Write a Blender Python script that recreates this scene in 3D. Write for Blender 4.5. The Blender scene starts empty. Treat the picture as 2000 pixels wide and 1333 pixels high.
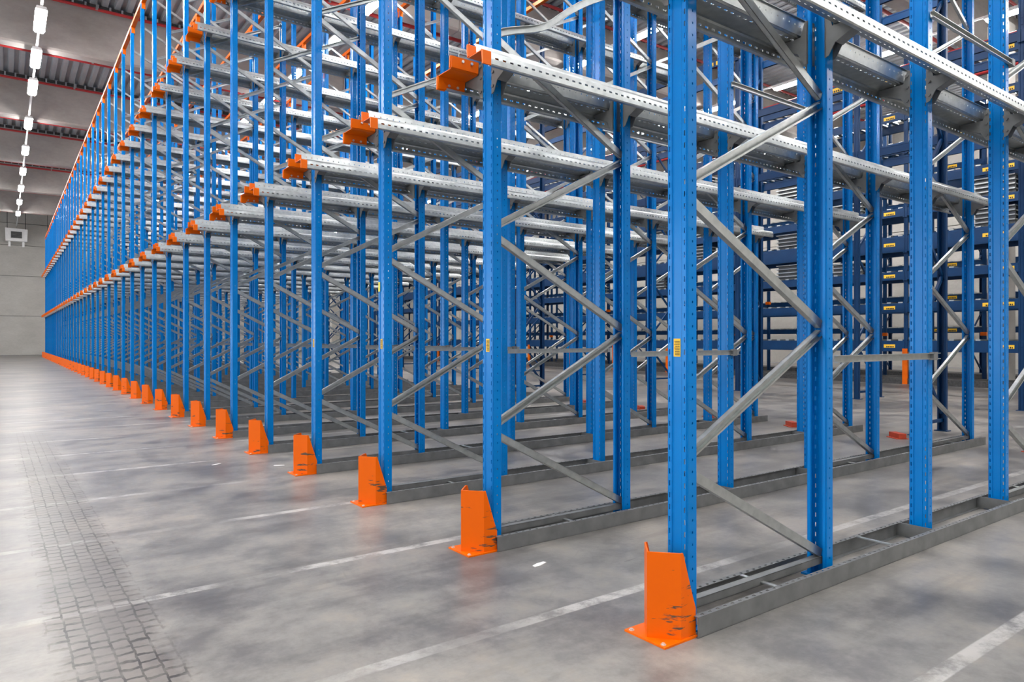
import bpy, math, random
from mathutils import Vector, Matrix
random.seed(7)
sc = bpy.context.scene
COL = sc.collection
R = math.radians

# ---------------------------------------------------------------- camera
TH = 0.6314
cd = bpy.data.cameras.new('camera'); cam = bpy.data.objects.new('camera', cd); COL.objects.link(cam)
cam.location = (0, 0, 1.2); cam.rotation_euler = (R(90), 0, -TH)
cd.sensor_width = 36; cd.lens = 1357.4 / 2000 * 36; cd.shift_y = -3.5 / 2000
cd.clip_start = 0.05; cd.clip_end = 300
sc.camera = cam

# ---------------------------------------------------------------- world, exposure
w = bpy.data.worlds.new('world'); sc.world = w; w.use_nodes = True
bg = w.node_tree.nodes['Background']; bg.inputs[0].default_value = (0.80, 0.88, 1.0, 1); bg.inputs[1].default_value = 1.1
sc.view_settings.view_transform = 'Standard'; sc.view_settings.look = 'None'
sc.view_settings.exposure = 0.0; sc.view_settings.gamma = 1; sc.view_settings.use_curve_mapping = False
sc.cycles.max_bounces = 7; sc.cycles.diffuse_bounces = 4; sc.cycles.glossy_bounces = 4
sc.cycles.sample_clamp_indirect = 6; sc.cycles.caustics_reflective = False; sc.cycles.caustics_refractive = False
sc.cycles.use_denoising = True
LAMP = 138.0       # emission of the LED strips
DOOR_W = 220.0    # power of each area light added in the unseen left wall

# ---------------------------------------------------------------- materials
def nt(name):
    m = bpy.data.materials.new(name); m.use_nodes = True
    return m, m.node_tree.nodes, m.node_tree.links, m.node_tree.nodes['Principled BSDF']
def setp(b, base=None, rough=None, metal=None, spec=None, coat=None):
    if base: b.inputs['Base Color'].default_value = (*base, 1)
    if rough is not None: b.inputs['Roughness'].default_value = rough
    if metal is not None: b.inputs['Metallic'].default_value = metal
    if spec is not None: b.inputs['Specular IOR Level'].default_value = spec
    if coat is not None: b.inputs['Coat Weight'].default_value = coat; b.inputs['Coat Roughness'].default_value = 0.12
def ramp(n, l, src, stops):
    r = n.new('ShaderNodeValToRGB'); l.new(src, r.inputs[0])
    while len(r.color_ramp.elements) < len(stops): r.color_ramp.elements.new(0.5)
    for e, (p, c) in zip(r.color_ramp.elements, stops): e.position = p; e.color = (*c, 1)
    return r
def noise(n, l, scale, detail=3, vec=None, rough=0.5):
    t = n.new('ShaderNodeTexNoise'); t.inputs['Scale'].default_value = scale; t.inputs['Detail'].default_value = detail; t.inputs['Roughness'].default_value = rough
    if vec is not None: l.new(vec, t.inputs['Vector'])
    return t
def mottled(name, c1, c2, scale, rough, metal=0.0, bump=0.0, coat=None, stretch=None, lo=.35, hi=.65, spec=None):
    m, n, l, b = nt(name); setp(b, None, rough, metal, spec, coat)
    tc = n.new('ShaderNodeTexCoord'); mp = n.new('ShaderNodeMapping'); l.new(tc.outputs['Object'], mp.inputs[0])
    if stretch: mp.inputs['Scale'].default_value = stretch
    t = noise(n, l, scale, 4, mp.outputs[0])
    r = ramp(n, l, t.outputs['Fac'], [(lo, c1), (hi, c2)]); l.new(r.outputs[0], b.inputs['Base Color'])
    if bump:
        bp = n.new('ShaderNodeBump'); bp.inputs['Strength'].default_value = bump; bp.inputs['Distance'].default_value = .01
        l.new(t.outputs['Fac'], bp.inputs['Height']); l.new(bp.outputs[0], b.inputs['Normal'])
    return m
def emis(name, col, s):
    m, n, l, b = nt(name); setp(b, col, .5); b.inputs['Emission Color'].default_value = (*col, 1); b.inputs['Emission Strength'].default_value = s
    return m
BLUE = mottled('blue_powder_coat', (0.0, 0.175, 0.53), (0.0, 0.195, 0.58), 3, .20, 0, 0, None, spec=.22)
NAVY = mottled('dark_blue_paint', (0.0, 0.028, 0.095), (0.0, 0.038, 0.125), 2, .42, 0, 0, None, spec=.3)
STEEL = mottled('galvanised_steel', (0.42, 0.445, 0.44), (0.54, 0.565, 0.555), 22, .34, .88, 0, None, (1, 1, 1), .3, .7)
DSTEEL = mottled('dull_galvanised_steel', (0.15, 0.155, 0.155), (0.22, 0.225, 0.225), 9, .5, .4, 0, None, None, .3, .7)
ORANGE = mottled('orange_paint', (0.72, 0.120, 0.0), (0.82, 0.145, 0.0), 5, .36, 0, 0, None, spec=.22)
YELLOW = mottled('yellow_label', (0.85, 0.50, 0.02), (0.90, 0.56, 0.03), 30, .45)
LIME = mottled('pale_yellow_sticker', (0.70, 0.66, 0.05), (0.75, 0.70, 0.08), 30, .45)
INK = mottled('black_print', (0.02, 0.015, 0.01), (0.04, 0.03, 0.02), 30, .6)
BOLT = mottled('zinc_bolt', (0.7, 0.7, 0.68), (0.8, 0.8, 0.78), 40, .3, .7)
RED = mottled('red_pipe_paint', (0.36, 0.022, 0.026), (0.46, 0.032, 0.032), 3, .4)
REDO = mottled('red_orange_paint', (0.50, 0.055, 0.02), (0.6, 0.075, 0.025), 8, .5)
DECK = mottled('roof_deck_sheet', (0.40, 0.42, 0.45), (0.50, 0.52, 0.55), 1.2, .42, .3)
BLACK = mottled('dark_grille', (0.03, 0.03, 0.03), (0.06, 0.06, 0.06), 20, .6)
WHITE = mottled('white_enamel', (0.78, 0.77, 0.76), (0.84, 0.83, 0.82), 8, .35)
LEDM = emis('led_diffuser', (1.0, 0.98, 0.97), LAMP)
GLOW = emis('added_door_glow', (0.9, 0.95, 1.0), 1.6)  # unused glow meant for the added door openings

def concrete(name, c1, c2, c3):
    m, n, l, b = nt(name); setp(b, None, .8)
    g = n.new('ShaderNodeNewGeometry'); mp = n.new('ShaderNodeMapping'); l.new(g.outputs['Position'], mp.inputs[0]); mp.inputs['Scale'].default_value = (.5, .8, 1.0)
    a = noise(n, l, .9, 5, mp.outputs[0], .6); r = ramp(n, l, a.outputs['Fac'], [(.3, c1), (.5, c2), (.72, c3)])
    f = noise(n, l, 14, 4, mp.outputs[0], .6); mx = n.new('ShaderNodeMix'); mx.data_type = 'RGBA'; mx.blend_type = 'MULTIPLY'; mx.inputs[0].default_value = .35
    l.new(r.outputs[0], mx.inputs[6]); rr = ramp(n, l, f.outputs['Fac'], [(.3, (.75, .75, .75)), (.7, (1, 1, 1))]); l.new(rr.outputs[0], mx.inputs[7])
    l.new(mx.outputs[2], b.inputs['Base Color'])
    bp = n.new('ShaderNodeBump'); bp.inputs['Strength'].default_value = .25; bp.inputs['Distance'].default_value = .01; l.new(f.outputs['Fac'], bp.inputs['Height']); l.new(bp.outputs[0], b.inputs['Normal'])
    return m
CONC = concrete('precast_concrete', (0.30, 0.275, 0.25), (0.39, 0.36, 0.335), (0.50, 0.465, 0.43))
WALLC = concrete('wall_panel_concrete', (0.44, 0.42, 0.385), (0.50, 0.48, 0.44), (0.56, 0.54, 0.50))

def scratched_orange():
    m, n, l, b = nt('scuffed_orange_paint'); setp(b, None, .34, spec=.22)
    tc = n.new('ShaderNodeTexCoord'); oi = n.new('ShaderNodeObjectInfo')
    add = n.new('ShaderNodeVectorMath'); add.operation = 'ADD'; l.new(tc.outputs['Object'], add.inputs[0])
    cmb = n.new('ShaderNodeCombineXYZ'); mu = n.new('ShaderNodeMath'); mu.operation = 'MULTIPLY'; mu.inputs[1].default_value = 30; l.new(oi.outputs['Random'], mu.inputs[0])
    for i in range(3): l.new(mu.outputs[0], cmb.inputs[i])
    l.new(cmb.outputs[0], add.inputs[1])
    mp = n.new('ShaderNodeMapping'); mp.inputs['Scale'].default_value = (6, 6, 34); l.new(add.outputs[0], mp.inputs[0])
    a = noise(n, l, 1.0, 4, mp.outputs[0], .55)
    sep = n.new('ShaderNodeSeparateXYZ'); l.new(tc.outputs['Object'], sep.inputs[0])
    # scuffs gather low, round the nose and the near corner
    zr = n.new('ShaderNodeMapRange'); zr.inputs[1].default_value = .02; zr.inputs[2].default_value = .30; zr.inputs[3].default_value = .06; zr.inputs[4].default_value = -.06; l.new(sep.outputs['Z'], zr.inputs[0])
    yr = n.new('ShaderNodeMapRange'); yr.inputs[1].default_value = -.10; yr.inputs[2].default_value = .02; yr.inputs[3].default_value = .05; yr.inputs[4].default_value = -.04; l.new(sep.outputs['Y'], yr.inputs[0])
    s1 = n.new('ShaderNodeMath'); s1.operation = 'ADD'; l.new(zr.outputs[0], s1.inputs[0]); l.new(yr.outputs[0], s1.inputs[1])
    s2 = n.new('ShaderNodeMath'); s2.operation = 'ADD'; l.new(s1.outputs[0], s2.inputs[0]); l.new(a.outputs['Fac'], s2.inputs[1])
    r = ramp(n, l, s2.outputs[0], [(.0, (.80, .125, .0)), (.645, (.80, .125, .0)), (.675, (.12, .07, .045))])
    l.new(r.outputs[0], b.inputs['Base Color'])
    return m
GUARD = scratched_orange()

def floor_material():
    m, n, l, b = nt('warehouse_floor_concrete')
    g = n.new('ShaderNodeNewGeometry'); P = g.outputs['Position']
    sep = n.new('ShaderNodeSeparateXYZ'); l.new(P, sep.inputs[0])
    def math_(op, a, c=None, v=None, v0=None):
        k = n.new('ShaderNodeMath'); k.operation = op
        if a is not None: l.new(a, k.inputs[0])
        elif v0 is not None: k.inputs[0].default_value = v0
        if c is not None: l.new(c, k.inputs[1])
        elif v is not None: k.inputs[1].default_value = v
        return k.outputs[0]
    def mixc(f, c1, c2, mode='MIX'):
        k = n.new('ShaderNodeMix'); k.data_type = 'RGBA'; k.blend_type = mode
        if isinstance(f, float): k.inputs[0].default_value = f
        else: l.new(f, k.inputs[0])
        for i, c in ((6, c1), (7, c2)):
            if isinstance(c, tuple): k.inputs[i].default_value = (*c, 1)
            else: l.new(c, k.inputs[i])
        return k.outputs[2]
    def mr(v, a, b_, c, d):
        k = n.new('ShaderNodeMapRange'); l.new(v, k.inputs[0])
        for i, x in enumerate((a, b_, c, d)): k.inputs[i + 1].default_value = x
        return k.outputs[0]
    big = noise(n, l, .55, 8, P, .68); mid = noise(n, l, 2.2, 9, P, .72); fine = noise(n, l, 28, 5, P, .65)
    mpS = n.new('ShaderNodeMapping'); mpS.inputs['Scale'].default_value = (.35, 2.6, 1); l.new(P, mpS.inputs[0]); streak = noise(n, l, 1.3, 6, mpS.outputs[0], .65)
    base = ramp(n, l, big.outputs['Fac'], [(.38, (.165, .159, .157)), (.5, (.235, .223, .208)), (.62, (.300, .275, .245))]).outputs[0]
    base = mixc(.75, base, ramp(n, l, mid.outputs['Fac'], [(.38, (.58, .575, .58)), (.55, (1, 1, 1)), (.68, (1.12, 1.08, 1.02))]).outputs[0], 'MULTIPLY')
    base = mixc(.5, base, ramp(n, l, streak.outputs['Fac'], [(.38, (.60, .59, .59)), (.50, (1, 1, 1))]).outputs[0], 'MULTIPLY')
    base = mixc(.45, base, ramp(n, l, fine.outputs['Fac'], [(.3, (.78, .77, .76)), (.6, (1, 1, 1))]).outputs[0], 'MULTIPLY')
    # small dark spots
    vor = n.new('ShaderNodeTexNoise'); vor.inputs['Scale'].default_value = 7; vor.inputs['Detail'].default_value = 2; l.new(mpS.outputs[0], vor.inputs['Vector'])
    spots = mr(vor.outputs['Fac'], .73, .78, 0, .6); base = mixc(spots, base, (.07, .065, .06))
    # worn painted lines across the aisle and under the racks, 1.237 m apart
    wob = math_('MULTIPLY', math_('SUBTRACT', mid.outputs['Fac'], v=.5), v=.012)
    yy = math_('ADD', math_('SUBTRACT', sep.outputs['Y'], v=1.107 - 1.237 / 2), wob)
    fr = math_('MULTIPLY', math_('FRACT', math_('DIVIDE', yy, v=1.237)), v=1.237)
    d = math_('ABSOLUTE', math_('SUBTRACT', fr, v=1.237 / 2))
    line = mr(d, .030, .036, 1, 0)
    wearn = noise(n, l, 5.5, 7, P, .75); wear = mr(wearn.outputs['Fac'], .40, .56, .08, .72)
    xs = mr(sep.outputs['X'], -.6, .5, 0, 1)
    xe = mr(sep.outputs['X'], 8.5, 9.3, 1, .25)
    # missing stretches
    gap = noise(n, l, .8, 2, P, .5); gapm = mr(gap.outputs['Fac'], .42, .50, .22, 1)
    lm = math_('MULTIPLY', math_('MULTIPLY', math_('MULTIPLY', math_('MULTIPLY', line, wear), xs), xe), gapm)
    base = mixc(lm, base, (.50, .485, .46))
    # dried tyre tread track along the aisle
    curve = math_('MULTIPLY', math_('SUBTRACT', sep.outputs['Y'], v=5.0), v=.010)
    tx = math_('ADD', math_('SUBTRACT', sep.outputs['X'], v=.33), curve)
    cb = n.new('ShaderNodeCombineXYZ'); l.new(sep.outputs['Y'], cb.inputs[0]); l.new(math_('MULTIPLY', tx, v=2.3), cb.inputs[1])
    bk = n.new('ShaderNodeTexBrick'); bk.inputs['Scale'].default_value = 1; bk.inputs['Brick Width'].default_value = .075; bk.inputs['Row Height'].default_value = .15
    bk.inputs['Mortar Size'].default_value = .012; bk.inputs['Mortar Smooth'].default_value = .4; bk.offset = .5
    bk.inputs['Color1'].default_value = (0, 0, 0, 1); bk.inputs['Color2'].default_value = (0, 0, 0, 1); bk.inputs['Mortar'].default_value = (1, 1, 1, 1)
    dn = noise(n, l, 9, 3, P, .6); dis = n.new('ShaderNodeVectorMath'); dis.operation = 'MULTIPLY_ADD'
    l.new(dn.outputs['Color'], dis.inputs[0]); dis.inputs[1].default_value = (.065, .05, 0); l.new(cb.outputs[0], dis.inputs[2]); l.new(dis.outputs[0], bk.inputs['Vector'])
    inx = mr(math_('ADD', math_('ABSOLUTE', tx), math_('MULTIPLY', math_('SUBTRACT', dn.outputs['Fac'], v=.5), v=.22)), .10, .21, 1, 0)
    iny = math_('MULTIPLY', mr(sep.outputs['Y'], 7.5, 11.5, 1, 0), mr(wearn.outputs['Fac'], .36, .55, .55, 1))
    tm = math_('MINIMUM', math_('MULTIPLY', math_('MULTIPLY', inx, iny), v=1.7), v=1.0)
    base = mixc(math_('MULTIPLY', tm, v=.5), base, (.10, .083, .070))
    brk = noise(n, l, 4.2, 5, P, .7); base = mixc(math_('MULTIPLY', math_('MULTIPLY', math_('MULTIPLY', tm, bk.outputs['Color']), mr(brk.outputs['Fac'], .38, .56, .2, 1)), v=.95), base, (.018, .015, .013))
    # fine shrinkage cracks
    vr = n.new('ShaderNodeTexVoronoi'); vr.feature = 'DISTANCE_TO_EDGE'; vr.inputs['Scale'].default_value = .55; l.new(P, vr.inputs['Vector'])
    ck = math_('MULTIPLY', mr(vr.outputs['Distance'], .0, .004, .35, 0), mr(mid.outputs['Fac'], .5, .6, 0, 1)); base = mixc(ck, base, (.15, .14, .13))
    l.new(base, b.inputs['Base Color'])
    l.new(mr(mid.outputs['Fac'], .3, .7, .30, .44), b.inputs['Roughness']); b.inputs['Specular IOR Level'].default_value = .38
    bp = n.new('ShaderNodeBump'); bp.inputs['Strength'].default_value = .12; bp.inputs['Distance'].default_value = .004; l.new(fine.outputs['Fac'], bp.inputs['Height']); l.new(bp.outputs[0], b.inputs['Normal'])
    return m
FLOOR = floor_material()

# ---------------------------------------------------------------- mesh helpers
class MB:
    def __init__(s): s.v = []; s.f = []
    def hexa(s, p):                       # 8 points: bottom loop of 4, top loop of 4
        k = len(s.v); s.v += [tuple(q) for q in p]
        s.f += [(k, k+3, k+2, k+1), (k+4, k+5, k+6, k+7)] + [(k+i, k+(i+1) % 4, k+4+(i+1) % 4, k+4+i) for i in range(4)]
    def box(s, x0, x1, y0, y1, z0, z1):
        s.hexa([(x0, y0, z0), (x1, y0, z0), (x1, y1, z0), (x0, y1, z0), (x0, y0, z1), (x1, y0, z1), (x1, y1, z1), (x0, y1, z1)])
    def prism(s, pts, fn, c0, c1):        # polygon pts (a,b) extruded along c; fn(a,b,c)->xyz
        k = len(s.v); n = len(pts)
        s.v += [fn(a, b, c0) for a, b in pts] + [fn(a, b, c1) for a, b in pts]
        s.f += [tuple(range(k + n - 1, k - 1, -1)), tuple(range(k + n, k + 2 * n))] + [(k + i, k + (i + 1) % n, k + n + (i + 1) % n, k + n + i) for i in range(n)]
    def strip(s, p, q, fn, c0, c1, t):    # thin plate along segment p-q, thickness t to its left
        dx, dy = q[0] - p[0], q[1] - p[1]; L = math.hypot(dx, dy); nx, ny = -dy / L * t, dx / L * t
        s.prism([p, q, (q[0] + nx, q[1] + ny), (p[0] + nx, p[1] + ny)], fn, c0, c1)
    def holes(s, p, q, fn, c0, c1, t, pitch, solid):   # a row of punched holes
        c = c0
        while c < c1 - 1e-6:
            s.strip(p, q, fn, c, min(c + solid, c1), t); c += pitch
    def cyl(s, a, b, r, n=10):
        a = Vector(a); b = Vector(b); d = (b - a).normalized(); u = d.orthogonal().normalized(); v = d.cross(u)
        k = len(s.v)
        for c in (a, b):
            for i in range(n): s.v.append(tuple(c + u * r * math.cos(6.28318 * i / n) + v * r * math.sin(6.28318 * i / n)))
        s.f += [tuple(range(k + n - 1, k - 1, -1)), tuple(range(k + n, k + 2 * n))] + [(k + i, k + (i + 1) % n, k + n + (i + 1) % n, k + n + i) for i in range(n)]
    def mesh(s, name, mat):
        me = bpy.data.meshes.new(name); me.from_pydata(s.v, [], s.f); me.materials.append(mat)
        import bmesh
        bm = bmesh.new(); bm.from_mesh(me); bmesh.ops.recalc_face_normals(bm, faces=bm.faces); bm.to_mesh(me); bm.free()
        return me
def put(name, me, parent=None, loc=(0, 0, 0), rot=(0, 0, 0), **props):
    o = bpy.data.objects.new(name, me); COL.objects.link(o); o.location = loc; o.rotation_euler = rot
    if parent: o.parent = parent
    for k, v in props.items(): o[k] = v
    return o
def thing(name, loc, label, cat, group=None, rz=0):
    o = put(name, None, None, loc, (0, 0, rz)); o.empty_display_size = .1
    o['label'] = label; o['category'] = cat
    if group: o['group'] = group
    return o
def ordn(i):                              # 0 -> nearest row
    W = ['nearest', 'second', 'third', 'fourth', 'fifth', 'sixth', 'seventh', 'eighth', 'ninth', 'tenth', 'eleventh', 'twelfth']
    if i < len(W): return W[i]
    k = i + 1; return '%d%s' % (k, 'th' if 10 < k % 100 < 14 else {1: 'st', 2: 'nd', 3: 'rd'}.get(k % 10, 'th'))
def rowname(i): return 'nearest rack row' if i == 0 else '%s rack row from the near end' % ordn(i)

# ---------------------------------------------------------------- the hall
ZB, ZT = 9.6, 11.08                        # underside and top of the concrete roof beams
BY = [0.1 + 8 * k for k in range(-1, 8)]   # their near faces
X0, X1, Y0, Y1 = -12.0, 32.0, -11.0, 64.0
m = MB(); m.box(X0, X1, Y0, Y1, -.2, 0); put('floor', m.mesh('floor', FLOOR), kind='structure')
# far wall in horizontal precast panels with open joints
def panel_wall(name, along, a0, a1, c, side, zs, seg, mat):
    root = put(name, None, kind='structure')
    b = MB()
    if along == 'x': b.box(a0, a1, min(c + side * .1, c + side * .2), max(c + side * .1, c + side * .2), 0, ZT + .4)
    else: b.box(min(c + side * .1, c + side * .2), max(c + side * .1, c + side * .2), a0, a1, 0, ZT + .4)
    put('wall_backing', b.mesh('wall_backing', BLACK), root)
    x = a0
    while x < a1 - .01:
        xe = min(x + seg, a1)
        for z0, z1 in zip(zs[:-1], zs[1:]):
            p = MB()
            lo, hi = (c, c + side * .1) if side > 0 else (c + side * .1, c)
            if along == 'x': p.box(x + .012, xe - .012, lo, hi, z0 + .014, z1 - .014)
            else: p.box(lo, hi, x + .012, xe - .012, z0 + .014, z1 - .014)
            put('wall_panel', p.mesh('wall_panel', mat), root)
        x = xe
    return root
ZS = [0, 2.95, 5.95, 8.25, 9.9, ZT + .4]
panel_wall('wall_far', 'x', X0, X1, Y1, 1, ZS, 14.7, WALLC)
panel_wall('wall_right', 'y', Y0, Y1, X1, 1, ZS, 12.5, WALLC)
panel_wall('wall_near', 'x', X0, X1, Y0, -1, ZS, 14.7, WALLC)
# unseen left wall; door openings and area lights added for daylight from the left
lw = put('wall_left', None, kind='structure')
m = MB(); m.box(X0 - .2, X0, Y0, Y1, 4.6, ZT + .4)
DY = [-6 + 7 * i for i in range(10)]
edges = [Y0] + [e for d in DY for e in (d - 1.9, d + 1.9)] + [Y1]
for a, b in zip(edges[0::2], edges[1::2]): m.box(X0 - .2, X0, a, b, 0, 4.6)
put('wall_panel', m.mesh('wall_panel', WALLC), lw)
for d in DY:
    ld = bpy.data.lights.new('added_side_daylight', 'AREA'); ld.shape = 'RECTANGLE'; ld.size = 3.8; ld.size_y = 4.4; ld.energy = DOOR_W; ld.color = (.90, .95, 1.0)
    lo = bpy.data.objects.new('added_side_daylight', ld); COL.objects.link(lo); lo.location = (X0 - .1, d, 2.3); lo.rotation_euler = (R(90), 0, R(-90))

# roof: profiled deck sheets, concrete beams, sprinkler pipes
roof = put('ceiling', None, kind='structure')
def deck(y0, y1):
    m = MB(); x = X0; z = ZT + .13; P = .32
    fn = lambda a, b, c: (a, c, b)
    while x < X1:
        m.strip((x, z), (x + .13, z), fn, y0, y1, .004)
        m.strip((x + .13, z), (x + .17, z + .10), fn, y0, y1, .004)
        m.strip((x + .17, z + .10), (x + .28, z + .10), fn, y0, y1, .004)
        m.strip((x + .28, z + .10), (x + P, z), fn, y0, y1, .004)
        x += P
    return m.mesh('deck_sheet', DECK)
ys = [Y0 - .3] + [b + .25 for b in BY if b > Y0] + [Y1 + .3]
for a, b in zip(ys[:-1], ys[1:]): put('deck_sheet', deck(a, b), roof)
m = MB(); m.box(X0 - .5, X1 + .5, Y0 - .5, Y1 + .5, ZT + .26, ZT + .4); put('roof_insulation', m.mesh('roof_insulation', CONC), roof)
for i, y in enumerate(BY):
    b = put('trim_%d' % (i + 1), None, None, (0, y, 0), kind='structure')
    x = X0
    while x < X1 - .1:
        xe = min(x + 11, X1); m = MB()
        m.prism([(0, ZT), (0, ZB + .05), (.05, ZB), (.45, ZB), (.50, ZB + .05), (.50, ZT)], lambda a, c, k: (k, a, c), x + .01, xe - .01)
        put('beam_segment', m.mesh('beam_segment', CONC), b); x = xe
    m = MB(); m.box(X0, X1, .02, .48, ZT, ZT + .13); put('gap_shade_strip', m.mesh('gap_shade_strip', BLACK), b)  # black strip put in for the dark shade of the gap under the deck
    m = MB(); x = X0 + .17
    while x < X1: m.box(x, x + .05, -.03, .02, ZT - .02, ZT + .13); x += .32
    o = put('deck_rib_ends', m.mesh('deck_rib_ends', DECK), b, kind='stuff')
def pipe(y, z, r, label):
    t = thing('sprinkler_pipe', (0, y, z), label, 'pipe', 'red sprinkler pipes under the roof')
    m = MB(); m.cyl((X0, 0, 0), (X1, 0, 0), r, 12); put('pipe_run', m.mesh('pipe_run', RED), t)
    h = MB(); h.box(-.02, .02, -.012, .012, r - .005, ZT + .13 - z); h.box(-.03, .03, -r - .012, r + .012, -.03, .03); hm = h.mesh('pipe_hanger', STEEL)
    x = X0 + 1
    while x < X1: put('pipe_hanger', hm, t, (x, 0, 0)); x += 4.4
for i, y in enumerate(BY):
    if y < 6: continue
    k = ordn(i - 2)
    pipe(y + .72, ZB + .08, .05, 'red sprinkler pipe low beside the %s roof beam' % k)
    pipe(y - .45, ZT - .20, .045, 'red sprinkler pipe under the deck before the %s roof beam' % k)

# LED strip lights on trunking
hm = MB(); hm.prism([(-.13, .02), (-.10, .10), (.10, .10), (.13, .02)], lambda a, b, c: (a, c, b), -.78, .78); HOUS = hm.mesh('lamp_housing', WHITE)
lm = MB(); lm.prism([(-.12, .02), (.12, .02), (.09, -.03), (-.09, -.03)], lambda a, b, c: (a, c, b), -.75, .75); LENS = lm.mesh('lamp_diffuser', LEDM)
rows = [(-5.8, 'over the left side of the aisle'), (.76, 'over the open aisle'), (7.35, 'over the deep racking'), (13.95, 'over the gap behind the racking'), (20.5, 'over the dark blue racks'), (27.1, 'beyond the dark blue racks')]
LY = [-8.6, -5.6, -2.6, .4, 3.4, 6.5, 9.5, 12.6, 15.6, 18.7, 21.7, 24.7, 27.6, 32.3, 37.0, 41.7, 46.4, 51.1, 55.8]
for ri, (rx, rl) in enumerate(rows):
    t = thing('light_trunking', (rx, 0, 9.42), 'thin white lighting trunking ' + rl, 'trunking', 'lighting trunking')
    m = MB(); m.box(-.03, .03, Y0 + .3, Y1 - .3, .10, .15); put('trunking_rail', m.mesh('trunking_rail', WHITE), t)
    h = MB(); h.box(-.008, .008, -.008, .008, .15, ZB - 9.42 + .0); hh = h.mesh('trunking_hanger', STEEL)
    for y in BY: put('trunking_hanger', hh, t, (0, y + .25, 0))
    for i, y in enumerate(LY):
        t = thing('strip_light', (rx, y, 9.42), 'bright white strip light %s, %s of its line' % (rl, ordn(i)), 'light', 'strip lights ' + rl)
        put('lamp_housing', HOUS, t); put('lamp_diffuser', LENS, t)

# ---------------------------------------------------------------- drive-in racking: meshes
S = 1.4; YL = 1.924; NL = 40; HP = 8.05
ZL = [2.675, 5.385]                        # lower lip of the pallet rails at the two levels
def post_mesh(holes):
    m = MB(); fn = lambda a, b, c: (b, a, c); t = .003
    for sgn in (1, -1):
        def seg(p, q, kind=None, solid=.03):
            p2, q2 = (p[0] * sgn, p[1]), (q[0] * sgn, q[1])
            if sgn > 0: p2, q2 = q2, p2
            if kind and holes: m.holes(p2, q2, fn, 0, HP, t, .05, solid)
            else: m.strip(p2, q2, fn, 0, HP, t)
        seg((-.034, .046), (-.034, .058)); seg((-.034, .058), (-.047, .058)); seg((-.047, .058), (-.050, .055))
        seg((-.050, .055), (-.050, .034)); seg((-.050, .034), (-.050, .027), 'dot', .041); seg((-.050, .027), (-.050, .003))
        seg((-.050, .003), (-.047, 0)); seg((-.047, 0), (-.043, 0)); seg((-.043, 0), (-.037, 0), 'slot', .028); seg((-.037, 0), (-.027, 0)); seg((-.027, 0), (-.021, .006))
        seg((-.021, .006), (0, .006))
    return m.mesh('upright_post', BLUE)
POSTH, POST = post_mesh(True), post_mesh(False)
def channel(L, flip, wd=.042, dp=.028, mat=STEEL, name='diagonal_brace'):
    m = MB(); t = .003; fn = lambda a, b, c: (c, b, a); s_ = 1 if flip else -1
    h = wd / 2
    m.box(0, L, min(s_ * dp / 2, s_ * (dp / 2 - t)), max(s_ * dp / 2, s_ * (dp / 2 - t)), -h, h)
    m.box(0, L, -dp / 2, dp / 2, h - t, h); m.box(0, L, -dp / 2, dp / 2, -h, -h + t)
    m.box(0, L, min(-s_ * dp / 2, -s_ * (dp / 2 - t)), max(-s_ * dp / 2, -s_ * (dp / 2 - t)), -h, -h + .009)
    m.box(0, L, min(-s_ * dp / 2, -s_ * (dp / 2 - t)), max(-s_ * dp / 2, -s_ * (dp / 2 - t)), h - .009, h)
    return m.mesh(name, mat)
D = 1.112                                   # depth of a frame
NODE, PITCH = .10, 1.154
bl = D - .075; rise = PITCH / 2 - .045
BL = math.hypot(bl, rise); BA = math.atan2(rise, bl)
BR_UP, BR_DN = channel(BL, True), channel(BL, False)
m = MB()                                    # a brace knocked out of line
def sag(c): u = c / BL; return -.055 * math.exp(-((u - .34) / .20) ** 2)
for i in range(16):
    c0, c1 = BL * i / 16, BL * (i + 1) / 16
    for y0, y1, h0, h1 in ((.011, .014, -.021, .021), (-.014, .014, .018, .021), (-.014, .014, -.021, -.018)):
        m.hexa([(c0, y0, h0 + sag(c0)), (c1, y0, h0 + sag(c1)), (c1, y1, h0 + sag(c1)), (c0, y1, h0 + sag(c0)), (c0, y0, h1 + sag(c0)), (c1, y0, h1 + sag(c1)), (c1, y1, h1 + sag(c1)), (c0, y1, h1 + sag(c0))])
BENT = m.mesh('diagonal_brace_bent', STEEL)
m = MB()                                    # all the bracing of a far frame in one part
brace_list = []
k = 0
z = NODE
while z + PITCH / 2 < HP:
    brace_list.append((z + .02, k)); z += PITCH / 2; k += 1
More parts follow.
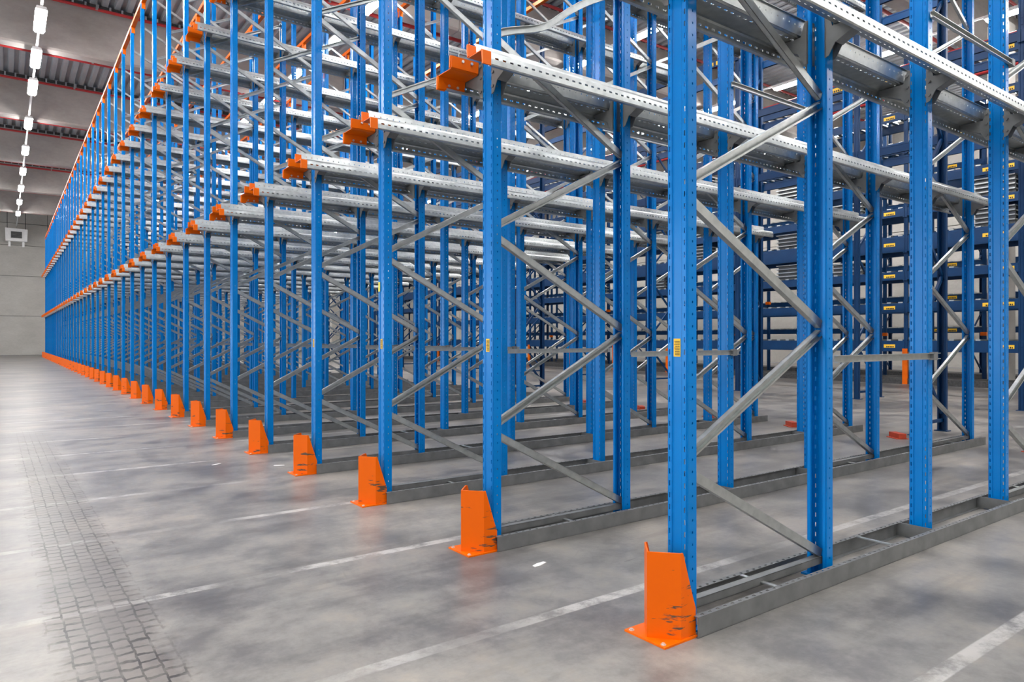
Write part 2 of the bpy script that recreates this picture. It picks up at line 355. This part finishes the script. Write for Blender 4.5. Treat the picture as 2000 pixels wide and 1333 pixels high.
# k even: from the rear post low to the front post high ; k odd: front post low to rear post high
for z, k in brace_list:
    a, b = ((.0375, z + rise), (D - .0375, z)) if k % 2 == 0 else ((.0375, z), (D - .0375, z + rise))
    m.strip(a, b, lambda p, q, c: (p, c, q), -.014, .014, .04)
FARB = m.mesh('zigzag_bracing', STEEL)
m = MB(); m.box(.04, D - .04, -.02, -.017, .07, .105); m.box(.04, D - .04, .017, .02, .07, .105); m.box(.04, D - .04, -.02, .02, .102, .105); BOTC = m.mesh('bottom_channel', DSTEEL)
m = MB(); m.box(-.01, .075, -.075, .075, 0, .008); FOOT = m.mesh('foot_plate', BLUE)
def arm_mesh(side):
    m = MB(); prof = [(.045, .150), (.062, .150), (.084, .077), (.232, .077), (.232, .057), (.10, -.005), (.066, -.065), (.045, -.07)]
    for x0 in (-.006, .060): m.prism([(side * a, b) for a, b in prof], lambda a, b, c: (c, a, b), x0, x0 + .004)
    bt = [(.232, .057), (.10, -.005)]
    m.strip((side * bt[0][0], bt[0][1]), (side * bt[1][0], bt[1][1]), lambda a, b, c: (c, a, b), -.006, .064, .004)
    for zb in (.12, .05, -.03): m.cyl((-.014, side * .062, zb), (-.006, side * .062, zb), .010, 6)
    m.box(-.006, .064, min(side * .045, side * .052), max(side * .045, side * .052), -.07, .15)
    return m.mesh('support_arm', DSTEEL)
ARM = {1: arm_mesh(1), -1: arm_mesh(-1)}
def rail_mesh(side, holes):
    m = MB(); fn = lambda a, b, c: (c, a, b); t = .003; L0, L1 = 2.113, 8.98
    pts = [((.074, .168), (.086, .170), 0), ((.086, .170), (.090, .140), 0), ((.090, .140), (.091, .132), 2), ((.091, .132), (.096, .090), 0), ((.096, .090), (.103, .083), 0),
           ((.103, .083), (.125, .083), 0), ((.125, .083), (.135, .083), 1), ((.135, .083), (.226, .083), 0), ((.226, .083), (.235, .079), 0), ((.235, .079), (.240, .068), 0), ((.240, .068), (.243, .045), 0),
           ((.243, .045), (.244, .035), 1), ((.244, .035), (.244, .007), 0), ((.244, .007), (.239, .0), 0), ((.239, .0), (.220, .0), 0), ((.220, .0), (.218, .010), 0)]
    for p, q, k in pts:
        p, q = (p[0] * side, p[1]), (q[0] * side, q[1])
        if side > 0: p, q = q, p
        if k and holes: m.holes(p, q, fn, L0, L1, t, .05, .028 if k == 1 else .042)
        else: m.strip(p, q, fn, L0, L1, t)
    return m.mesh('rail_profile', STEEL)
RAILH = {s: rail_mesh(s, True) for s in (1, -1)}; RAIL = {s: rail_mesh(s, False) for s in (1, -1)}
def guide_mesh(side):
    m = MB(); fn = lambda a, b, c: (c, a, b); t = .004
    for p, q in [((.080, .145), (.086, .082)), ((.086, .082), (.097, .076)), ((.097, .076), (.228, .076)), ((.228, .076), (.236, .004))]:
        p, q = (p[0] * side, p[1]), (q[0] * side, q[1])
        if side > 0: p, q = q, p
        m.strip(p, q, fn, 2.062, 2.245, t)
    # flared mouth
    m.prism([(side * .086, .148), (side * .092, .080), (side * .103, .080), (side * .098, .148)], fn, 2.058, 2.112)
    m.prism([(side * .230, .078), (side * .247, .070), (side * .247, -.003), (side * .238, -.003)], fn, 2.058, 2.112)
    return m.mesh('end_guide', ORANGE)
GUIDE = {s: guide_mesh(s) for s in (1, -1)}
m = MB()
for s_ in (1, -1):
    for zz in (.12, .035):
        for xx in (2.12, 2.19):
            o_ = .072 if zz > .1 else .228
            m.cyl((xx, s_ * o_, zz), (xx, s_ * (o_ + .006), zz), .009, 6)
GBOLT = {}
for s_ in (1, -1):
    m = MB()
    for zz, o_ in ((.125, .070), (.03, .225)):
        for xx in (2.135, 2.195): m.cyl((xx, s_ * o_, zz), (xx, s_ * (o_ + .010), zz), .009, 6)
    GBOLT[s_] = m.mesh('guide_bolts', BOLT)
def frail(side):
    m = MB(); fn = lambda a, b, c: (c, a, b); t = .003; a0, a1 = 2.243, 9.03
    y = .119 * side; yi = (.119 - .026) * side
    m.box(a0, a1, min(y, y - side * t), max(y, y - side * t), 0, .082)
    m.box(a0, a1, min(y, yi), max(y, yi), 0, .003)
    m.box(a0, a1, min(y, y - side * .009), max(y, y - side * .009), .082, .085); m.box(a0, a1, min(yi, yi + side * .006), max(yi, yi + side * .006), .082, .085)
    p, q = (y - side * .009, .082), (yi + side * .006, .082)
    if side > 0: p, q = q, p
    m.holes(p, q, fn, a0, a1, .003, .05, .034)
    return m.mesh('floor_channel', DSTEEL)
FR = {1: frail(1), -1: frail(-1)}
m = MB(); m.box(-.012, .012, -.116, .116, .078, .084); TIE = m.mesh('cross_tie', STEEL)
m = MB(); m.box(-.003, .003, -.116, .116, .004, .084); m.box(-.003, .05, -.116, -.112, .01, .08); m.box(-.003, .05, .112, .116, .01, .08); PLT = m.mesh('end_plate', DSTEEL)
# pointed orange column guard, origin on the floor at the post face
def guard_meshes():
    m = MB(); t = .006; N, C, B = (-.183, 0), (-.093, .098), (-.004, .098)
    for s_ in (1, -1):
        p, q = (N[0], N[1] * s_), (C[0], C[1] * s_)
        a, b = (q, p) if s_ > 0 else (p, q)
        m.strip(a, b, lambda a, b, c: (a, b, c), .008, .350, t)
        prof = [(C[0], .008), (B[0], .008), (B[0], .115), (-.022, .165), (C[0] + .012, .350), (C[0], .350)]
        m.prism(prof, lambda a, b, c: (a, c, b), s_ * .098, s_ * (.098 - t))
    g = m.mesh('guard_shield', GUARD)
    p = MB(); p.box(-.200, -.004, -.108, .108, 0, .008); pl = p.mesh('guard_base_plate', ORANGE)
    b = MB()
    for s_ in (1, -1): b.cyl((-.182, s_ * .085, .008), (-.182, s_ * .085, .010), .011, 12); b.cyl((-.182, s_ * .085, .010), (-.182, s_ * .085, .015), .007, 6)
    return g, pl, b.mesh('anchor_bolts', BOLT)
G_SH, G_PL, G_BO = guard_meshes()
m = MB(); m.box(0, 1.06, -.003, .0, -.018, .018); m.box(0, 1.06, -.022, 0, .015, .018); m.box(0, 1.06, -.022, 0, -.018, -.015); SPAC = m.mesh('spacer_channel', STEEL)
m = MB(); m.box(0, .05, -.024, .002, -.024, .024); SPCL = m.mesh('end_clip', DSTEEL)
# rating labels
def label_parts(wd, ht, lines):
    p = MB(); p.box(-.0012, 0, -wd / 2, wd / 2, -ht / 2, ht / 2)
    q = MB()
    for i in range(lines):
        z0 = -ht / 2 + ht * (.08 + .84 * i / lines); random.seed(i + 3)
        y = -wd * .40
        while y < wd * .26:
            wl = wd * random.uniform(.05, .16); q.box(-.0018, -.0012, y, min(y + wl, wd * .40), z0, z0 + ht * .42 / lines); y += wl + wd * .04
    return p.mesh('label_plate', YELLOW), q.mesh('label_print', INK)
LABP, LABT = label_parts(.036, .075, 9)
m = MB(); m.box(-.0012, 0, -.014, .014, -.035, .035); LIMEP = m.mesh('sticker', LIME)

# ---------------------------------------------------------------- drive-in racking: placing
XF = [2.258, 5.611, 7.781]; FN = ['aisle-end', 'middle', 'rear']
XS = 4.424
DET = 16
for n in range(NL):
    y = YL + S * n; hp = n < 9; rn = rowname(n)
    pm = POSTH if hp else POST
    for fi, xf in enumerate(XF):
        t = thing('upright_frame', (xf, y, 0), 'blue %s frame with steel zigzag braces, %s' % (FN[fi], rn), 'rack frame', FN[fi] + ' upright frames of the deep racking')
        put('upright_post', pm, t, (0, 0, .008)); put('upright_post', pm, t, (D, 0, .008), (0, 0, math.pi))
        put('foot_plate', FOOT, t); put('foot_plate', FOOT, t, (D, 0, 0), (0, 0, math.pi))
        if n < DET:
            put('bottom_channel', BOTC, t)
            for z, k in brace_list:
                if n == 1 and fi == 0 and k == 5: put('diagonal_brace', BENT, t, (.0375, 0, z - .03), (0, -BA - .02, 0), label='bent steel brace'); continue
                if k % 2 == 0: put('diagonal_brace', BR_DN, t, (.0375, 0, z + rise), (0, BA, 0))
                else: put('diagonal_brace', BR_UP, t, (.0375, 0, z), (0, -BA, 0))
        else: put('zigzag_bracing', FARB, t)
        for zl in ZL:
            for xa, rz in ((0, 0), (D, math.pi)):
                for s_ in (1, -1): put('support_arm', ARM[s_ if rz == 0 else -s_], t, (xa, 0, zl), (0, 0, rz))
        if fi == 0 and n < 4:
            lb = put('rating_label', LABP, t, (.0026, .004, 1.165), label='small yellow rating label with black print'); put('label_print', LABT, lb)
            if n == 2: put('sticker', LIMEP, t, (-.0034, .032, 1.59), label='pale yellow paper sticker')
    t = thing('single_upright', (XS, y, 0), 'single blue post behind the aisle-end frame, ' + rn, 'rack post', 'single uprights of the deep racking')
    put('upright_post', pm, t, (0, 0, .008)); put('foot_plate', FOOT, t)
    for zl in ZL:
        for s_ in (1, -1): put('support_arm', ARM[s_], t, (0, 0, zl))
    for li, zl in enumerate(ZL):
        for s_ in (1, -1):
            t = thing('pallet_rail', (0, y, zl), 'punched steel rail, %s level, %s side, %s' % (('lower', 'upper')[li], 'near' if s_ < 0 else 'far', rn), 'rack rail', ('lower', 'upper')[li] + ' level pallet rails')
            put('rail_profile', (RAILH if hp else RAIL)[s_], t); put('end_guide', GUIDE[s_], t, label='orange entry guide')
            if n < 6: put('guide_bolts', GBOLT[s_], t)
    t = thing('floor_rail', (0, y, 0), 'grey steel floor rail pair under the ' + rn, 'floor rail', 'floor rails of the deep racking')
    for s_ in (1, -1): put('floor_channel', FR[s_], t)
    if n < 10:
        for xx in (2.82, 3.9, 6.2, 8.3): put('cross_tie', TIE, t, (xx, 0, 0))
        for xx in (XS - .02, XF[1] - .02, XF[2] - .02): put('end_plate', PLT, t, (xx, 0, 0))
    t = thing('column_guard', (2.258, y, 0), 'pointed orange column guard bolted before the ' + rn, 'column guard', 'orange column guards along the aisle')
    put('guard_shield', G_SH, t); put('guard_base_plate', G_PL, t)
    if n < 8: put('anchor_bolts', G_BO, t)
    for nm, xx, zz in (('low', 3.37, 1.10), ('high', XS + .02, 3.13)):
        t = thing('spacer_bar', (xx, y - .0565, zz), 'thin steel spacer bar, the %s one, %s' % (nm, rn), 'spacer bar', nm + ' spacer bars')
        put('spacer_channel', SPAC, t, (0, 0, 0), (0, 0, 0)).scale = (1.10 if nm == 'low' else 1.19, 1, 1)
        if n < 8: put('end_clip', SPCL, t, (1.07 if nm == 'low' else 1.21, 0, 0))
    # red stop block on the floor in the lane behind
    if n < 14:
        t = MB(); t.box(-.11, .11, -.045, .045, 0, .065); t.box(-.11, .11, -.075, .075, 0, .008); me = t.mesh('stop_block', REDO)
        o = put('stop_block', me, None, (8.75, y + .72, 0), (0, 0, R(90 - 36)))
        o['label'] = 'low red stop block on the floor, beyond the %s' % rn; o['category'] = 'stop block'; o['group'] = 'red stop blocks at the lane ends'
# orange tie beams along the tops
TX = [(2.30, 'front'), (3.34, 'second'), (4.45, 'third'), (5.64, 'fourth'), (6.70, 'fifth'), (8.87, 'rear')]
br = MB(); br.box(-.035, .035, -.055, .055, -.13, .0); BRK = br.mesh('post_bracket', ORANGE)
for tx, nm in TX:
    t = thing('tie_beam', (tx, 0, HP + .02), 'long orange tie beam along the post tops, %s line from the aisle' % nm, 'tie beam', 'orange tie beams on top of the racking')
    m = MB(); m.box(-.04, .04, YL - .3, YL + S * (NL - 1) + .3, 0, .075); put('beam_profile', m.mesh('beam_profile', ORANGE), t)
    for n in range(NL): put('post_bracket', BRK, t, (0, YL + S * n, .0))

# ---------------------------------------------------------------- blue-braced frames and dark blue racks beyond
def blue_frame(x, y, dx, h, label, group, mat=NAVY, braces=True, guard=False):
    t = thing('storage_rack_frame', (x, y, 0), label, 'rack frame', group)
    pm = bpy.data.meshes.get('navy_post') or POST.copy()
    if pm.name != 'navy_post': pm.name = 'navy_post'; pm.materials[0] = NAVY
    for xx, rz in ((0, 0), (dx, math.pi)):
        o = put('upright_post', pm, t, (xx, 0, .01), (0, 0, rz)); o.scale = (1, 1, h / HP)
        put('foot_plate', FPN, t, (xx, 0, 0), (0, 0, rz))
    if braces:
        z = .25; k = 0
        while z + .9 < h:
            a, b = ((.03, z), (dx - .03, z + .85)) if k % 2 else ((dx - .03, z), (.03, z + .85))
            m = MB(); m.strip(a, b, lambda p, q, c: (p, c, q), -.015, .015, .045); put('diagonal_brace', m.mesh('diagonal_brace', NAVY), t); z += .9; k += 1
        m = MB(); m.box(.03, dx - .03, -.015, .015, .12, .16); put('bottom_channel', m.mesh('bottom_channel', NAVY), t)
    if guard:
        m = MB(); m.box(-.06, -.05, -.06, .06, 0, .95); m.box(-.06, 0, -.065, -.06, 0, .95); m.box(-.06, 0, .06, .065, 0, .95); put('post_guard', m.mesh('post_guard', ORANGE), t, label='orange post guard')
    return t
m = MB(); m.box(-.03, .09, -.08, .08, 0, .01); FPN = m.mesh('foot_plate_navy', NAVY)
blue_frame(9.15, 4.02, .80, 8.0, 'dark blue braced frame just behind the rear end of the second rack row', 'blue braced frames behind the racking')
blue_frame(9.15, 12.4, .80, 8.0, 'dark blue braced frame behind the rear end of the eighth rack row', 'blue braced frames behind the racking')
blue_frame(9.15, 23.6, .80, 8.0, 'dark blue braced frame behind the rear end of the 16th rack row', 'blue braced frames behind the racking')

LBN = label_parts(.30, .09, 1)
def bank(x, dx, ylist, h, levels, which, guard, decked, plinth):
    for i, y in enumerate(ylist):
        blue_frame(x, y, dx, h, 'dark blue frame of the %s storage rack, %s from its near end' % (which, 'first' if i == 0 else ordn(i)), which + ' storage rack frames', guard=guard)
    for j, (a, b) in enumerate(zip(ylist[:-1], ylist[1:])):
        for li, (z, ht) in enumerate(levels):
            for fx, sd in ((x - .02, 'front'), (x + dx + .02, 'back')):
                t = thing('rack_beam', (fx, (a + b) / 2, z), 'dark blue %s beam of the %s storage rack, %s bay, %s level up' % (sd, which, 'first' if j == 0 else ordn(j), 'first' if li == 0 else ordn(li)), 'rack beam', '%s storage rack beams' % which)
                hl = (b - a) / 2 - .055; m = MB(); m.box(-.02, .02, -hl, hl, 0, ht); m.box(-.026, .026, -hl, hl, 0, ht * .12); m.box(-.026, .026, -hl, hl, ht * .86, ht)
                put('beam_profile', m.mesh('beam_profile', NAVY), t)
                for e in (-1, 1):
                    m = MB(); m.box(-.03, .0, min(e * hl, e * (hl + .05)), max(e * hl, e * (hl + .05)), -.03, ht + .03); put('end_connector', m.mesh('end_connector', NAVY), t)
                if sd == 'front' and j < 5:
                    for oy in ((-hl + .35,) if (li + j) % 2 else (-hl + .35, -hl + .72)):
                        lb = put('load_label', LBN[0], t, (-.027, oy, ht * .5), label='small yellow load label'); put('label_print', LBN[1], lb)
            if decked:
                t = thing('shelf_deck', (x, (a + b) / 2, z + levels[li][1]), 'bright steel slatted deck on the %s storage rack, %s bay, %s level up' % (which, 'first' if j == 0 else ordn(j), 'first' if li == 0 else ordn(li)), 'shelf deck', '%s storage rack decks' % which)
                sm = MB(); sm.box(0, dx, -.055, .055, 0, .035); sme = sm.mesh('deck_slat', STEEL)
                yy = -(b - a) / 2 + .14
                while yy < (b - a) / 2 - .1: put('deck_slat', sme, t, (0, yy, 0)); yy += .30
        if plinth:
            t = thing('floor_plinth', (x, (a + b) / 2, 0), 'dark steel floor runner under bay %s of the %s storage rack' % ('one' if j == 0 else ordn(j), which), 'floor runner', which + ' storage rack runners')
            m = MB(); m.box(-.05, dx + .05, -(b - a) / 2 + .07, (b - a) / 2 - .07, 0, .16); put('runner_box', m.mesh('runner_box', BLACK), t)
bank(13.75, .95, [7.15 - 2.8 * 3, 7.15 - 5.6, 7.15 - 2.8] + [7.15 + 2.8 * i for i in range(12)], 8.3, [(4.75, .16), (6.2, .16), (7.7, .16)], 'middle', False, 0, False)
bank(19.5, 1.1, [-2.2, .55, 3.3, 6.05] + [6.05 + 2.75 * i for i in range(1, 14)], 8.9, [(.87, .29), (1.93, .24), (2.80, .22), (3.55, .42), (4.50, .22), (5.25, .24), (6.2, .22), (7.1, .22), (8.1, .24)], 'far', True, 1, True)
bank(23.4, 1.1, [-2.2 + 2.75 * i for i in range(14)], 8.9, [(1.4, .16), (2.4, .16), (3.4, .16), (4.4, .16), (5.4, .16), (6.4, .16), (7.4, .16)], 'last', False, 1, True)
for zz, nm in ((8.45, 'upper'), (7.75, 'lower')):
    t = thing('rack_pipe', (19.35, 0, zz), 'long red pipe along the dark blue racks, %s of two' % nm, 'pipe', 'red pipes on the far racks')
    m = MB(); m.cyl((0, -4, 0), (0, 45, 0), .06, 12); put('pipe_run', m.mesh('pipe_run', RED), t)
    h = MB(); h.box(-.015, .10, -.02, .02, -.075, .075); hme = h.mesh('pipe_clamp', STEEL)
    for i in range(10): put('pipe_clamp', hme, t, (0, -2 + 4 * i, 0))
OC = MB(); OC.box(-.03, .09, -.07, .07, 0, .10); OCM = OC.mesh('orange_clip', ORANGE)
for i in range(26):
    t = thing('storage_post', (22.3, -3 + 1.37 * i, 0), 'slim dark blue post between the far and last storage racks, %s one' % ('first' if i == 0 else ordn(i)), 'rack post', 'slim posts between the storage racks')
    put('upright_post', bpy.data.meshes['navy_post'], t, (0, 0, .01)); put('foot_plate', FPN, t)
    for zc in ((2.45, 4.05) if i % 2 else (1.3, 3.1)): put('orange_clip', OCM, t, (-.03, 0, zc), label='orange clip')
# steel trays lying stacked in the far rack
sp = MB(); sp.box(0, .8, -.45, .45, .08, .11); TRAY = sp.mesh('tray_sheet', STEEL)
sp = MB(); sp.box(0, .05, -.43, .43, 0, .08); RUN = sp.mesh('tray_runner', DSTEEL)
q = 0
for li, bz in enumerate((3.02, 3.97, 4.72, 5.49, 6.42)):
    for bi in range(8):
        q += 1
        if q % 3 == 0: continue
        by = .55 + 2.75 * bi + (.75 if q % 2 else 1.7)
        for k in range(4 if q % 4 else 3):
            o = thing('steel_tray', (19.62, by, bz + .038 + .113 * k), 'bright steel tray, dark blue far rack, %s level up, %s bay, %s of its pile' % (ordn(li + 2).replace('nearest', 'first'), ordn(bi + 1), ('lowest', 'second', 'third', 'fourth')[k]), 'tray', 'steel trays piled in the far storage rack')
            put('tray_sheet', TRAY, o)
            for x_ in (.1, .65): put('tray_runner', RUN, o, (x_, 0, 0))
# concrete columns between the racks
for i, y in enumerate([-1.1, 6.9, 14.9, 22.9, 30.9, 38.9, 46.9, 54.9]):
    m = MB(); m.prism([(-.25, -.22), (-.22, -.25), (.22, -.25), (.25, -.22), (.25, .22), (.22, .25), (-.22, .25), (-.25, .22)], lambda a, b, c: (a, b, c), 0, ZB)
    put('concrete_column', m.mesh('concrete_column', WALLC), None, (21.6, y + .4, 0), kind='structure')

# unit heater high on the far wall
t = thing('unit_heater', (.75, 62.6, 8.4), 'white boxy air heater with dark square grille high before the far wall', 'heater')
m = MB(); m.prism([(-.65, 0), (.65, 0), (.68, .9), (-.68, .95)], lambda a, b, c: (a, c, b), 0, .7); put('heater_case', m.mesh('heater_case', WHITE), t)
m = MB(); m.box(-.33, .33, -.03, 0, .22, .70)
put('fan_grille', m.mesh('fan_grille', BLACK), t, label='dark square grille')
for i in range(5):
    m = MB(); m.box(-.33, .33, -.05, -.03, .25 + .1 * i, .27 + .1 * i); put('louvre', m.mesh('louvre', DSTEEL), t)
for s_ in (-1, 1):
    m = MB(); m.box(s_ * .55 - .02, s_ * .55 + .02, .3, .34, .92, ZT + .1 - 8.1); put('hanger', m.mesh('hanger', BLACK), t)
    m = MB(); m.box(s_ * .42 - .07, s_ * .42 + .07, .3, .4, -.38, 0); put('white_block', m.mesh('white_block', WHITE), t)  # plain white blocks below the heater case

# scraps of white film left on the floor
for px, py, rz, lb in ((1.64, 7.04, .4, 'small white scrap on the floor before the fourth rack row'), (2.11, 6.63, -.5, 'small white scrap on the floor beside the fourth orange guard'), (2.30, 2.90, .2, 'small white scrap on the floor between the two nearest orange guards')):
    m = MB(); m.prism([(-.05, -.012), (-.01, -.018), (.05, -.008), (.045, .010), (0, .016), (-.045, .008)], lambda a, b, c: (a, b, c), 0, .003)
    o = put('paper_scrap', m.mesh('paper_scrap', WHITE), None, (px, py, .0005), (0, 0, rz)); o['label'] = lb; o['category'] = 'litter'; o['group'] = 'white scraps on the floor'
